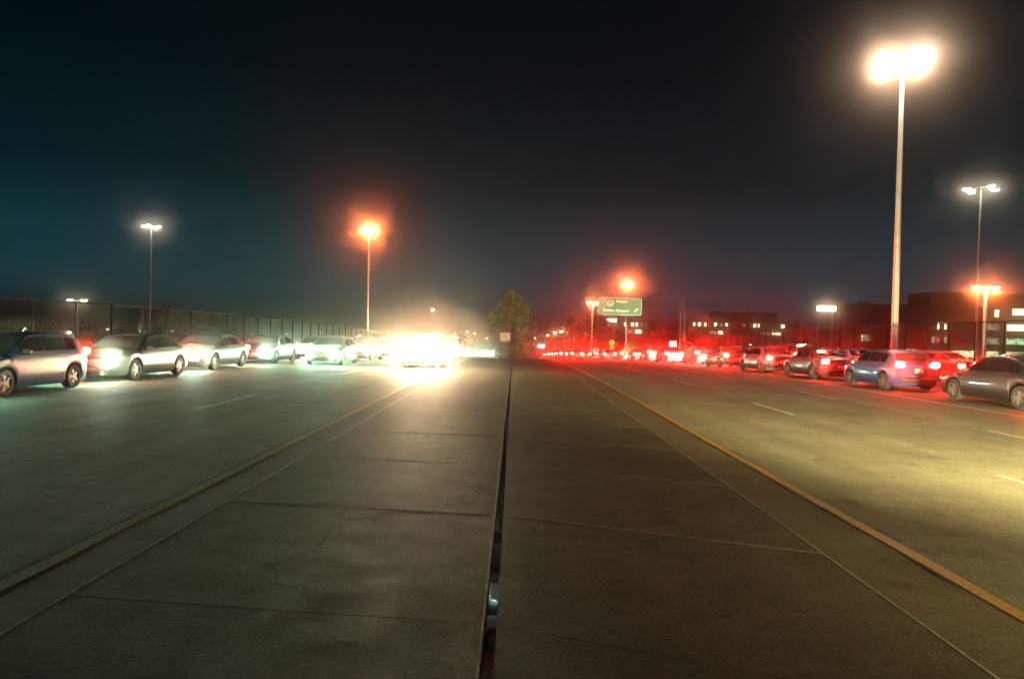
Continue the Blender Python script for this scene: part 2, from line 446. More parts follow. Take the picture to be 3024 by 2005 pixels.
def fence(x, h, bay, y0, n, label):
    o = empty('chain_link_fence', (x, 0, 0), label, 'fence')
    for k in range(n + 1):
        y = y0 + bay * k; z = gz(y)
        MB().tube([(0, y, z + .5), (0, y, z + .95 + h)], .035, 6).build('post', M['fencepost'], o)
        if k == n: break
        y2 = y + bay; z2 = gz(y2)
        MB().tube([(0, y, z + .95 + h), (0, y2, z2 + .95 + h)], .024, 6).build('top_rail', M['fencepost'], o)
        b = MB(); sp = .085; r = .0035
        cnt = int((bay + h) / sp)
        for s in (1, -1):
            for i in range(cnt):
                a0 = i * sp - h; t0 = max(0, -a0); t1 = min(h, bay - a0)
                if t1 <= t0: continue
                p0, p1 = a0 + t0, a0 + t1
                if s < 0: p0, p1 = bay - p0, bay - p1
                za = z + (z2 - z) * p0 / bay + .95 + t0; zb = z + (z2 - z) * p1 / bay + .95 + t1
                b.tube([(0, y + p0, za), (0, y + p1, zb)], r, 3, False)
        b.build('wire_mesh', M['wire'], o)
    return o
fence(-14.66, 1.50, 2.03, 10.6, 33, 'tall dark chain link fence on top of the left parapet')
fence(23.16, 2.0, 2.03, 8.0, 34, 'chain link fence above the right parapet before the office building')

# piers of the bridge, seen through the open joint
# ------------------------------------------------------------------ lamps
def luminaire(parent, loc, g, rz=0, s=1.0, tilt=0):
    b = MB().bbox((0, 0, .09 * s), (.42 * s, .75 * s, .18 * s), .05 * s)
    h = b.build('lamp_head', M['housing'], parent); h.location = loc; h.rotation_euler = (tilt, 0, rz)
    MB().bbox((0, 0, -.045 * s), (.34 * s, .6 * s, .09 * s), .04 * s).build('lens', g, h)
    return h

def high_mast(px, py, Y, zb, label, e, c, g, rad=1.15, n=4, s=1.0, r0=.30, rz=.5, emul=1, group='tall floodlight masts'):
    top = at(px, py, Y)
    o = empty('high_mast_light', (top.x, top.y, zb), label, 'light mast', group)
    H = top.z - zb
    MB().tube([(0, 0, 0), (0, 0, H * .5), (0, 0, H + .3)], [r0, r0 * .75, r0 * .45], 12).build('pole', M['polepaint'], o, 40)
    MB().box((0, 0, .05), (1.2, 1.2, .3)).build('footing', M['parapet'], o)
    MB().tube([(rad * .55 * math.cos(t * math.pi / 8), rad * .55 * math.sin(t * math.pi / 8), H) for t in range(17)], .05, 6).build('ring', M['steel'], o)
    for k in range(n):
        a = rz + 2 * math.pi * k / n; p = Vector((rad * math.cos(a), rad * math.sin(a), H))
        MB().tube([(0, 0, H), p], .045, 6).build('arm', M['steel'], o)
        luminaire(o, p + Vector((0, 0, -.05)), g, a + math.pi / 2, s)
        point(o, p + Vector((0, 0, -.42)), c, e / n, .22)
    return o
MASTC = (1, .72, .36)
MASTG = (.72, 1, .82)
high_mast(2666, 178, 44, -7.5, 'tallest floodlight mast, blazing white with an orange halo at upper right', 150000, MASTC, G['mast'], 1.35, 4, 1.6, .26, .35)
high_mast(2897, 558, 92, -8, 'floodlight mast at the right edge above the office building, small red halo', 9000, MASTG, G['mast2'], 1.9, 4, 1.4, .26, .0)
high_mast(447, 668, 127, -8.5, 'floodlight mast at far left with a thin dark pole behind the fence', 12000, MASTG, G['mast2'], 1.25, 4, 1.3, .24, .1)
high_mast(1091, 673, 82, gz(82), 'floodlight mast with a round orange red halo left of the headlight burst', 600000, (1, .24, .07), G['sodium'], .55, 4, 1.2, .16, .4)
high_mast(1853, 835, 133, -4.5, 'floodlight mast with a red halo rising behind the green airport sign', 600000, (1, .20, .06), G['sodium'], .6, 4, 1.2, .18, .2)

def twin_lamp(px, py, Y, zb, label, e, c, g, arm=.9, s=1.0, r0=.1, rz=0, group='twin head street lamps'):
    top = at(px, py, Y)
    o = empty('twin_street_lamp', (top.x, top.y, zb), label, 'street lamp', group, rz)
    H = top.z - zb
    MB().tube([(0, 0, 0), (0, 0, H)], [r0, r0 * .6], 10).build('pole', M['polepaint'], o, 40)
    for sx in (-1, 1):
        MB().tube([(0, 0, H - .35), (sx * arm * .5, 0, H - .03), (sx * arm, 0, H)], .035, 6).build('arm', M['steel'], o)
        luminaire(o, (sx * (arm + .1), 0, H - .04), g, math.pi / 2, s)
        point(o, (sx * (arm + .1), 0, H - .3), c, e / 2)
    return o
SOD = (1, .60, .30)
twin_lamp(2912, 845, 42, -7.5, 'twin head street lamp glowing orange before the office building at the right edge', 110000, (1, .24, .07), G['sodium'], .42, .8, .15)
twin_lamp(1750, 893, 118, gz(118) - .1, 'twin head street lamp glowing orange just left of the green sign', 200000, (1, .22, .07), G['sodium'], .55, .9, .11)
twin_lamp(227, 885, 70, -7.8, 'twin head street lamp with pale green light behind the left fence', 5000, (.9, 1, .7), G['cool'], .62, .8, .12)

def arm_lamp(px, py, Y, zb, label, e, c, g, arm=2.4, s=.8, r0=.09, side=1, group='single arm street lamps'):
    head = at(px, py, Y)
    o = empty('street_lamp', (head.x + side * arm, head.y, zb), label, 'street lamp', group)
    H = head.z - zb
    MB().tube([(0, 0, 0), (0, 0, H - .5)], [r0, r0 * .7], 8).build('pole', M['polepaint'], o, 40)
    if arm > .01: MB().tube([(0, 0, H - .5), (-side * arm * .45, 0, H - .12), (-side * arm, 0, H)], [r0 * .5, r0 * .45, r0 * .35], 6).build('arm', M['steel'], o)
    luminaire(o, (-side * arm, 0, H), g, math.pi / 2, s)
    if e: point(o, (-side * arm, 0, H - .3), c, e)
    return o
arm_lamp(1278, 915, 150, -4.4, 'short bright street lamp on a pole above the headlight burst', 16000, SOD, G['sodium'], .0)
arm_lamp(1380, 980, 190, -6, 'brightest of the low orange lamps left of the tree', 14000, SOD, G['sodium'], .5)
arm_lamp(1403, 984, 215, -7, 'orange lamp just right of the brightest low one left of the tree', 7000, SOD, G['sodium'], .0)
arm_lamp(1437, 998, 240, -8, 'orange lamp close to the left side of the tree', 9000, SOD, G['sodium'], .0)
arm_lamp(1658, 979, 150, gz(150), 'long arm street lamp with orange light left of the twin head lamp', 12000, SOD, G['sodium'], 2.7)
arm_lamp(1639, 982, 175, gz(175), 'second long arm street lamp, just behind the nearest one right of the tree', 8000, SOD, G['sodium'], 2.5)
arm_lamp(1618, 990, 215, gz(215), 'small faint long arm lamp in the red glow right of the tree', 1500, SOD, G['sodium'], 2.6)
arm_lamp(1581, 998, 260, gz(260), 'distant long arm lamp above the traffic signals', 6000, SOD, G['sodium'], 2.4)
arm_lamp(1056, 994, 150, -7, 'pair lamp in the orange glow left of the blank sign, lower one', 5000, SOD, G['sodium'], 0)
arm_lamp(1064, 990, 160, -7, 'pair lamp in the orange glow left of the blank sign, upper one', 2500, SOD, G['sodium'], 0)
arm_lamp(204, 981, 140, -9, 'lamp like a bright star with a red ring behind the left fence', 9000, (1, .95, .75), G['mast'], 0, .7)
for px, py, Y, l in ((74, 970, 170, 'white lamp at the far left edge beyond the fence'), (67, 977, 190, 'dimmer white lamp just below the one at the far left edge'), (317, 972, 180, 'narrow pale lamp beyond the fence right of the star like lamp'),
                     (414, 979, 200, 'first of the row of three pale lamps beyond the left fence'), (462, 984, 190, 'middle and lowest of the row of three pale lamps beyond the left fence'), (508, 977, 200, 'rightmost of the row of three pale lamps beyond the left fence'),
                     (847, 986, 210, 'tiny lamp in the orange glow beyond the fence end'), (944, 981, 220, 'tiny lamp in the orange glow right of the other tiny one')):
    arm_lamp(px, py, Y, -10, l, 900, (.95, 1, .75), G['cool'], 0, .7, .08, 1, 'distant lamps beyond the left fence')
for px, py, Y, l in ((2659, 960, 150, 'small white lamp right of the tall mast pole'), (2511, 1035, 150, 'pale green lamp low beyond the right fence'), (2856, 1043, 120, 'thin turquoise post lamp before the office windows'), (2450, 1035, 170, 'faint green lamp low beyond the exit queue')):
    arm_lamp(px, py, Y, -8.5, l, 500, (.6, 1, .8), G['cool'], 0, .5, .06, 1, 'small lamps beyond the right fence')

# lit roof signs without readable writing
for (px, py, Y, ww, hh, l) in ((2441, 911, 172, 4.7, 1.25, 'glowing pale yellow roof sign bar with a pink halo left of the tall mast'), (1805, 946, 320, 4.7, 1.1, 'glowing white sign bar below the green airport sign')):
    p = at(px, py, Y); o = empty('lit_roof_sign', p, l, 'lit sign')
    MB().bbox((0, .35, 0), (ww + .3, .5, hh + .3), .1).build('sign_box', M['housing'], o)
    MB().bbox((0, .04, 0), (ww, .1, hh), .05).build('sign_face', G['tube'], o)
    for sx in (-1, 1): MB().tube([(sx * ww * .35, .35, -hh / 2), (sx * ww * .35, .35, -20 if False else -(p.z + 12.5))], .15, 6).build('support_post', M['steel'], o)
    point(o, (0, -.6, 0), (1, .9, .8), 26000 if Y < 300 else 5000, .5)

# ------------------------------------------------------------------ signs
def text(s, size, m, parent, loc, name='lettering', space=1.0, bold=.0):
    cu = bpy.data.curves.new(name, 'FONT'); cu.body = s; cu.size = size; cu.align_x = 'CENTER'; cu.align_y = 'CENTER'
    cu.space_character = space; cu.offset = bold; cu.extrude = .004
    t = bpy.data.objects.new('tmp', cu); col.objects.link(t)
    dg = bpy.context.evaluated_depsgraph_get(); me = bpy.data.meshes.new_from_object(t.evaluated_get(dg))
    bpy.data.objects.remove(t); me.materials.clear(); me.materials.append(m)
    o = link(name, me, parent, loc); o.rotation_euler = (math.pi / 2, 0, 0); return o
def rrect(w_, h_, r, n=6):
    pts = []
    for cx, cz, a0 in ((w_ / 2 - r, h_ / 2 - r, 0), (-w_ / 2 + r, h_ / 2 - r, 90), (-w_ / 2 + r, -h_ / 2 + r, 180), (w_ / 2 - r, -h_ / 2 + r, 270)):
        for i in range(n + 1):
            a = R(a0 + 90 * i / n); pts.append((cx + r * math.cos(a), cz + r * math.sin(a)))
    return pts
SY = 80.0
sa, sb = at(1766, 903, SY), at(1895, 907, SY)
W_ = (sb - sa).length; H_ = W_ * 50.5 / 129
gs = empty('highway_sign', (0, 0, 0), 'green overhead sign reading 28 NORTH Dulles Airport with an arrow', 'road sign')
gs.location = (sa + sb) / 2
gs.rotation_euler = (0, R(0.6), 0)
MB().prism(rrect(W_, H_, .28), .0, .05).build('sign_border', M['signwhite'], gs)
MB().prism(rrect(W_ - .13, H_ - .13, .22), -.012, .0).build('sign_panel', M['signgreen'], gs)
k = W_ / 129.0
def sp(px, py): return Vector(((px - 1830.5) * k, -.022, -(py - 904.5) * k))
# state route shield: flat top, round lower point
sh = []
for i in range(21):
    t = i / 20 * math.pi
    x = math.cos(t); z = -math.sin(t) ** .75 if 0 < t < math.pi else 0
    sh.append((x * 10.7 * k, (z * 14.0 - -3) * k))
sh = [(-9.5 * k, 7.6 * k + 3 * k * 0), (9.5 * k, 7.6 * k)][::-1] + [(10.8 * k, 3 * k)] + sh[1:-1] + [(-10.8 * k, 3 * k)]
c0 = sp(1802, 895)
MB().prism([(c0.x + a, c0.z + b_) for a, b_ in sh], -.026, -.012).build('route_shield', M['signwhite'], gs)
text('28', 13.5 * k, M['signblack'], gs, c0 + Vector((0, -.012, -.02)), 'route_number')
text('N', 10.2 * k, M['signwhite'], gs, sp(1823.3, 890.2), 'lettering', 1, .012)
text('ORTH', 7.8 * k, M['signwhite'], gs, sp(1839.8, 891.0), 'lettering', 1.12, .02)
text('Dulles Airport', 11.3 * k, M['signwhite'], gs, sp(1819.5, 917.0), 'lettering', 1.14, .024)
ar = [(-7, -5.2), (-5.2, -7), (1.5, -.9), (3.9, -3.6), (6.6, 6.2), (-3.4, 4.1), (-.9, 1.5)]
ca = sp(1878, 915)
MB().prism([(ca.x + a * k, ca.z + b_ * k) for a, b_ in ar], -.03, -.012).build('arrow', M['signwhite'], gs)
for zz in (-.3, .3): MB().box((0, .09, zz * H_), (W_ * .9, .06, .1)).build('back_rail', M['steel'], gs)
# cantilever structure: lattice post at the right with an arm
pb = at(2010, 1075, SY + .9); pt = at(2010, 902, SY + .9)
px_ = pb.x; zb_ = gz(SY) - .1; zt_ = pt.z
tr = empty('cantilever_sign_structure', (px_, SY + .5, zb_), 'lattice steel post with arms carrying the green airport sign', 'sign gantry')
hh = zt_ - zb_
for dx in (-.27, .27):
    MB().tube([(dx, 0, 0), (dx, 0, hh)], .055, 8).build('chord', M['gantry'], tr)
for i in range(int(hh / .42)):
    z = i * .42; s = 1 if i % 2 else -1
    MB().tube([(-.27 * s, 0, z), (.27 * s, 0, z + .42)], .03, 5).build('lattice_bar', M['gantry'], tr)
xl = gs.location.x + W_ * -.45 - px_
for zz in (gs.location.z + .3 * H_ - zb_, gs.location.z - .3 * H_ - zb_):
    MB().tube([(.27, -.3, zz), (xl, -.3, zz)], .032, 6).build('arm', M['gantry'], tr)
MB().box((0, 0, .05), (1.1, 1.1, .3)).build('footing', M['parapet'], tr)

def post_sign(name, label, px, py, Y, poly, m, pr=.03, zb=None, extra=None, group=None):
    p = at(px, py, Y); g0 = gz(Y) if zb is None else zb
    o = empty(name, (p.x, p.y, g0), label, 'road sign', group)
    h = p.z - g0
    zt = max(b_ for a, b_ in poly)
    MB().tube([(0, .03, -.3), (0, .03, h + zt * .8)], pr, 6).build('post', M['steel'], o)
    MB().prism([(a, h + b_) for a, b_ in poly], -.01, 0).build('sign_plate', m, o)
    if extra: extra(o, h)
    return o
def rect(w_, h_): return rrect(w_, h_, .06, 3)
def dia(s): return [(0, s), (s, 0), (0, -s), (-s, 0)][::-1]
post_sign('blank_sign', 'blank cream sign back above the parapet left of the headlight burst', 1116, 996, 74, rect(1.28, .9), M['signback'])
post_sign('blank_sign', 'blank cream sign back on a post under the tree', 1492, 995, 100, rect(1.42, 1.25), M['signback'])
def up_arrow(o, h):
    MB().prism([(-.06, h - .35), (.06, h - .35), (.06, h + .1), (.17, h + .08), (0, h + .38), (-.17, h + .08), (-.06, h + .1)], -.016, -.0105).build('arrow_symbol', M['signblack'], o)
post_sign('diamond_sign', 'white looking diamond sign with an upward arrow beside the red queue', 1761, 1034, 90, dia(.44), M['signwhite'], extra=up_arrow)
def walker(o, h):
    b = MB(); b.tube([(.0, -.014, h + .20), (0, -.014, h + .28)], .05, 8)
    b.prism([(-.05, h + .18), (.06, h + .18), (.07, h - .02), (.18, h - .28), (.12, h - .30), (.0, h - .08), (-.12, h - .3), (-.18, h - .27), (-.05, h - .02)], -.016, -.0105)
    b.build('walking_figure_symbol', M['signblack'], o)
    MB().prism([(a, h - .68 + b_) for a, b_ in rrect(.5, .36, .04, 2)], -.01, 0).build('arrow_plaque', M['signyellow'], o)
    MB().prism([(.12, h - .62), (.14, h - .78), (-.02, h - .77), (.04, h - .72), (-.12, h - .6), (-.08, h - .56), (.07, h - .68)], -.016, -.0105).build('arrow_symbol', M['signblack'], o)
post_sign('diamond_sign', 'yellow diamond pedestrian sign with a small plaque under it', 1807, 1012, 95, dia(.44), M['signyellow'], extra=walker)
post_sign('diamond_sign', 'narrow yellow marker seen edge on, low beside the white diamond sign', 1738, 1052, 92, [(a * .42, b_) for a, b_ in dia(.34)], M['signyellow'])
post_sign('yield_sign', 'small white downward triangle sign low beside the far lane', 1697, 1058, 96, [(-.42, .35), (.42, .35), (0, -.4)][::-1], M['signwhite'])
post_sign('delineator', 'small orange marker low in the red glow beside the pedestrian sign', 1836, 1066, 96, rect(.2, .5), M['signyellow'])
def ramp20(o, h):
    text('EXIT', .26, M['signblack'], o, (0, -.02, h + .40), 'lettering', 1.05)
    text('20', .62, M['signblack'], o, (0, -.02, h - .05), 'lettering', 1.05)
    text('MPH', .2, M['signblack'], o, (0, -.02, h - .46), 'lettering', 1.05)
post_sign('speed_sign', 'white upright sign reading 20 in front of the lattice post', 1987, 1022, 66, rect(.72 * .98, .94), M['signwhite'], extra=lambda o, h: [text('EXIT', .17, M['signblack'], o, (0, -.02, h + .31), 'lettering', 1.05), text('20', .36, M['signblack'], o, (0, -.02, h - .02), 'lettering', 1.1), text('MPH', .13, M['signblack'], o, (0, -.02, h - .30), 'lettering', 1.05)])

# traffic signals and the lit street name sign at the far crossing
def signal(px, py, Y, label, g):
    p = at(px, py, Y); zb = gz(Y)
    o = empty('traffic_signal', (p.x, p.y, zb), label, 'traffic light', 'traffic signals over the far crossing')
    h = p.z - zb
    MB().bbox((0, .1, h), (.42, .3, 1.15), .05).build('signal_housing', M['trim'], o)
    MB().tube([(0, .1, 0), (0, .1, h)], .06, 6).build('post', M['steel'], o)
    for i, dz in enumerate((.36, 0, -.36)):
        MB().tube([(0, -.10, h + dz), (0, -.06, h + dz)], .15, 10).build('signal_lens', g if i == 0 else M['trim'], o)
signal(1550, 1020, 230, 'traffic signal nearest the tree with a white glowing lamp', G['sodium'])
signal(1559, 1020, 232, 'traffic signal second from the tree', G['redsig'])
signal(1576, 1020, 236, 'traffic signal rightmost of the three beside the lit panel', G['redsig'])
p = at(1598, 1022, 240); o = empty('lit_street_sign', p, 'small glowing white panel right of the traffic signals', 'lit sign')
MB().bbox((0, 0, 0), (2.2, .2, .9), .05).build('sign_face', G['tube'], o); MB().tube([(0, .15, -.4), (0, .15, gz(240) - p.z)], .08, 6).build('post', M['steel'], o)

# ------------------------------------------------------------------ buildings
def building(label, X0, X1, Y, zb, zt, m, wins, pent=None, depth=12):
    o = empty('office_building', ((X0 + X1) / 2, Y, zb), label, 'building')
    cx, W2 = (X0 + X1) / 2, (X1 - X0)
    MB().box((0, depth / 2, (zt - zb) / 2), (W2, depth, zt - zb)).build('wall', m, o)
    MB().box((0, depth / 2, zt - zb + .2), (W2 + .5, depth + .5, .4)).build('roof_edge', M['frame'], o)
    for q in range(3):
        ux = -W2 * .36 + q * W2 * .31; us = 1.1 + .5 * (q % 2)
        MB().bbox((ux, depth * .45, zt - zb + .4 + us * .4), (us * 2.2, 2.4, us * .8), .08).build('roof_unit', M['housing'], o)
    if pent:
        a, b_, h = pent
        MB().box(((a + b_) / 2 - cx, depth / 2, zt - zb + h / 2 + .4), (b_ - a, depth * .6, h)).build('roof_storey', m, o)
    for (x, z, ww, wh, g, npane) in wins:
        x -= cx; z -= zb
        f = MB().box((x, -.04, z), (ww + .16, .12, wh + .16)).build('window', M['frame'], o)
        for i in range(npane):
            pw = ww / npane
            MB().box((x - ww / 2 + pw * (i + .5), -.12, z), (pw - .08, .05, wh)).build('pane', G[g] if isinstance(g, str) and g in G else M['darkpane'], f)
    return o
def W(px, py, Y): 
    q = at(px, py, Y); return q.x, q.z
# big office block at right
Y1 = 182.0; wins = []
for py, row in ((925, [(2943, 13, 'win_warm', 1), (2900, 40, None, 3)]), (966, [(2770, 5, 'win_warm', 1), (2792, 7, 'win_warm', 1), (2840, 50, None, 4), (2925, 50, 'win_dim', 4), (2998, 50, 'win_warm', 4)]),
                (1007, [(2755, 12, 'win_dim', 1), (2769, 5, 'win_dim', 1), (2791, 7, 'win_green', 1), (2560, 26, 'win_dim', 2), (2545, 6, 'win_green', 1), (2925, 50, 'win_dim', 4), (2998, 55, 'win_green', 4), (2850, 50, None, 4)]),
                (1047, [(2687, 32, 'win_green', 3), (2760, 50, 'win_dim', 4), (2842, 65, 'win_green', 5), (2923, 50, 'win_green', 4), (2998, 55, 'win_green', 4)]),
                (1083, [(2842, 62, 'win_dim', 5), (2923, 50, 'win_warm', 4), (2997, 50, 'win_warm', 4)])):
    for (px, wpx, g, n_) in row:
        x, z = W(px, py + (px - 2925) * .0245 - 0, Y1)
        wins.append((x, z, wpx * Y1 / F, 18 * Y1 / F, g, n_))
for py in (925, 966, 1007, 1047):
    for px in range(2500, 2740, 30):
        if all(abs(px - q) > 26 for q in (2560, 2545, 2687)) :
            x, z = W(px, py + (px - 2925) * .0245, Y1); wins.append((x, z, 1.6, 1.5, None, 1))
xa, _ = W(2482, 900, Y1); xb = 150.0; _, zt = W(2620, 903, Y1)
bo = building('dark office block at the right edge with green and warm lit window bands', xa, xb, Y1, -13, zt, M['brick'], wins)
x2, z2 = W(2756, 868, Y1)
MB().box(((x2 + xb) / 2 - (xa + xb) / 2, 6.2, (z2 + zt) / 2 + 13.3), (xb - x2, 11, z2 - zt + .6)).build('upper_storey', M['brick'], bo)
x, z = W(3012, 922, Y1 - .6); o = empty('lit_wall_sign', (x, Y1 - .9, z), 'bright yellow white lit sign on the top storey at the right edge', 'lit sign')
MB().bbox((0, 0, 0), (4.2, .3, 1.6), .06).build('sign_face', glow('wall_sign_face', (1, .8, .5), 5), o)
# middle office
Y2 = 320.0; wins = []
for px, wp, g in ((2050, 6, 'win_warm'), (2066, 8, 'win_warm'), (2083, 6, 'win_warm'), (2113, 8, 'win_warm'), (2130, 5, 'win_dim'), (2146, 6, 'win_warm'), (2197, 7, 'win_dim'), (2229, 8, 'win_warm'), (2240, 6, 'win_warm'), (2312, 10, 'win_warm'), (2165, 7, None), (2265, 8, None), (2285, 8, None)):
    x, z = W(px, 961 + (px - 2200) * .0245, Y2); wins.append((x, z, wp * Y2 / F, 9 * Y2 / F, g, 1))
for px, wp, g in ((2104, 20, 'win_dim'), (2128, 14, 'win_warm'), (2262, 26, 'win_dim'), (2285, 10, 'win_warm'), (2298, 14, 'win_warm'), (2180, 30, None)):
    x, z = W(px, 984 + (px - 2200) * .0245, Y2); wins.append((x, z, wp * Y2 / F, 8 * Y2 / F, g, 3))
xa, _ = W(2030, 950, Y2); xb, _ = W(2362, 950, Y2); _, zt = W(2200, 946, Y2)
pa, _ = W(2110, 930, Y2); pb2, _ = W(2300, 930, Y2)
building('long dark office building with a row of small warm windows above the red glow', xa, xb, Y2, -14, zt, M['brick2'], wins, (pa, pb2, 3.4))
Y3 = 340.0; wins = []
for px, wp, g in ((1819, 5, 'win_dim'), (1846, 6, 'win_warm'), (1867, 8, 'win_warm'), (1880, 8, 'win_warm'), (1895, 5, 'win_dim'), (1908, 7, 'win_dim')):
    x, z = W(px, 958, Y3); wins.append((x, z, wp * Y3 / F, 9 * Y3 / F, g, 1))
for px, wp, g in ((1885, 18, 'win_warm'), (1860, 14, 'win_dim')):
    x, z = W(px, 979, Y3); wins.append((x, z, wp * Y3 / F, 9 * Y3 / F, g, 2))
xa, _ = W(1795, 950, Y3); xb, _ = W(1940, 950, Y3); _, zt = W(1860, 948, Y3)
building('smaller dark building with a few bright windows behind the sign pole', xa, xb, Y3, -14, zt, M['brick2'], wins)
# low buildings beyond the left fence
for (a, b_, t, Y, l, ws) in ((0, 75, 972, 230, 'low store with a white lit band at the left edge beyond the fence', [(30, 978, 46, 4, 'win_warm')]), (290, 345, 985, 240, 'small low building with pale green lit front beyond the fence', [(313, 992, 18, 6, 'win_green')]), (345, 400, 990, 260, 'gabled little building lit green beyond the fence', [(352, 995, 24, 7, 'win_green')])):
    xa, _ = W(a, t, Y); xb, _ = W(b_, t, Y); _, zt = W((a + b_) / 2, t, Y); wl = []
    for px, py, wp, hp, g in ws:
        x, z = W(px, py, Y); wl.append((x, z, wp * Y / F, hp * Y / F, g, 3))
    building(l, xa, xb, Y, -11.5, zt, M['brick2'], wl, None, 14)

# ------------------------------------------------------------------ trees
def foliage(n, rx, rz_, leaf, seed, shape=1.0):
    rnd = random.Random(seed); b = MB()
    cl = []
    for i in range(46):
        while True:
            p = Vector((rnd.uniform(-1, 1), rnd.uniform(-1, 1), rnd.uniform(-1, 1)))
            if .25 < p.length < 1: break
        p.x *= (1 - .45 * max(0, p.z)) ; p.y *= (1 - .45 * max(0, p.z))
        cl.append((Vector((p.x * rx, p.y * rx, p.z * rz_)), rnd.uniform(.16, .34) * rx))
    for i in range(n):
        c, r = rnd.choice(cl)
        d = Vector((rnd.gauss(0, 1), rnd.gauss(0, 1), rnd.gauss(0, 1))).normalized() * r * rnd.uniform(.45, 1.12)
        p = c + d
        q = Vector((rnd.gauss(0, 1), rnd.gauss(0, 1), rnd.gauss(0, 1))).normalized(); s = leaf * rnd.uniform(.6, 1.3)
        t = q.orthogonal().normalized() * s; u = q.cross(t).normalized() * s * .55
        b.add([p - t, p + u, p + t, p - u + q * s * .2], [(0, 1, 2, 3)])
    return b
fol = {}
def tree(px, pyc, Y, rx, rz_, label, m='leaf', seed=1, n=3600, leaf=.17, zb=None, name='tree', cat='tree', group=None):
    c = at(px, pyc, Y); zb = tz(c.x, c.y) if zb is None else zb
    o = empty(name, (c.x, c.y, zb), label, cat, group); h = c.z - zb
    b = MB(); rnd = random.Random(seed)
    b.tube([(0, 0, -.2), (.05, 0, h * .4), (0, .05, h), (0, 0, h + rz_ * .6)], [.2 * rx / 3, .15 * rx / 3, .1 * rx / 3, .03], 8)
    for i in range(9):
        a = rnd.uniform(0, 6.28); z0 = h - rz_ * .6 + rz_ * rnd.uniform(0, .9)
        b.tube([(0, 0, z0), (math.cos(a) * rx * .4, math.sin(a) * rx * .4, z0 + rz_ * .18), (math.cos(a) * rx * .75, math.sin(a) * rx * .75, z0 + rz_ * .4)], [.07 * rx / 3, .045 * rx / 3, .015], 5)
    b.build('trunk', M['bark'], o, 60)
    key = (seed, rx, rz_, n)
    me = foliage(n, rx, rz_, leaf, seed).mesh('crown', M[m])
    cr_ = link('crown', me, o, (0, 0, h)); return o
tree(1505, 925, 110, 2.9, 3.6, 'tall leafy green tree standing alone at the end of the median', 'leaf', 3, 9000, .23)
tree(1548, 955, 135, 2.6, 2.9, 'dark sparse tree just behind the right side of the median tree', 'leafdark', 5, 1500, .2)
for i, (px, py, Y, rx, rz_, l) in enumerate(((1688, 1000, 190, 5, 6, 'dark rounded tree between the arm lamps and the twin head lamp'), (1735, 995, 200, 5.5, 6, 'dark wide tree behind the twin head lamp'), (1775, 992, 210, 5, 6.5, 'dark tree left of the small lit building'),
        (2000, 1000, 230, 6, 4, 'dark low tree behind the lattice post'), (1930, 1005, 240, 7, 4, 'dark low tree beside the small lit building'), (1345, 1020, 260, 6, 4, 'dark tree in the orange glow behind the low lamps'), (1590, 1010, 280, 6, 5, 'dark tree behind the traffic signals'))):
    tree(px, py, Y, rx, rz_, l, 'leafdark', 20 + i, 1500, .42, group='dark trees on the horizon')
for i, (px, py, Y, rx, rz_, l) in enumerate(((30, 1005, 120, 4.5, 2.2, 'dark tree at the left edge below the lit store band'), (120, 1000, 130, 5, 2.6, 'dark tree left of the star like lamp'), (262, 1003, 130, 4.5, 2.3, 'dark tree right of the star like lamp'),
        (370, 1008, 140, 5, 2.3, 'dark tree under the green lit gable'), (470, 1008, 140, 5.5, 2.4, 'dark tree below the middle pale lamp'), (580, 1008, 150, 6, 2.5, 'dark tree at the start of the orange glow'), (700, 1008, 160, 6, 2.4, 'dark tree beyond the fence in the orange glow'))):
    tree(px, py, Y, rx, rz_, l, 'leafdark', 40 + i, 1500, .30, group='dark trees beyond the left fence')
for i, (px, py, Y, l) in enumerate(((1860, 1030, 84, 'small bare looking shrub beside the sign pole in the red glow'), (2222, 1032, 100, 'yellow lit shrub beyond the right fence, nearer the middle'), (2384, 1036, 100, 'yellow lit shrub beyond the right fence, nearer the tall mast'))):
    o = tree(px, py, Y, .9 if i == 0 else 1.5, 1.0 if i == 0 else 1.6, l, 'leaf', 60 + i, 700, .12, name='shrub', cat='shrub')
    if i: arm_lamp(px - 6, py - 14, Y - 1.5, -8, ('small garden lamp at the nearer yellow lit shrub' if i == 1 else 'small garden lamp at the yellow lit shrub close to the mast'), 160, (1, .85, .45), G['cool'], 0, .35, .05, 1, 'small garden lamps')

for px, py, Y, rx, rz_, l in ((1535, 1030, 122, 1.5, 1.5, 'low shrub in the median just right of the sign post under the tree'), (1507, 1040, 128, 1.6, 1.2, 'low shrub in the median behind the sign post under the tree'), (1478, 1042, 131, 1.4, 1.1, 'low shrub in the median left of the sign post under the tree'), (1557, 1036, 140, 1.8, 1.6, 'low shrub in the median farthest right of the sign post')):
    tree(px, py, Y, rx, rz_, l, 'leaf', 70 + int(px) % 17, 700, .17, name='shrub', cat='shrub', group='low shrubs in the median beyond the bridge')
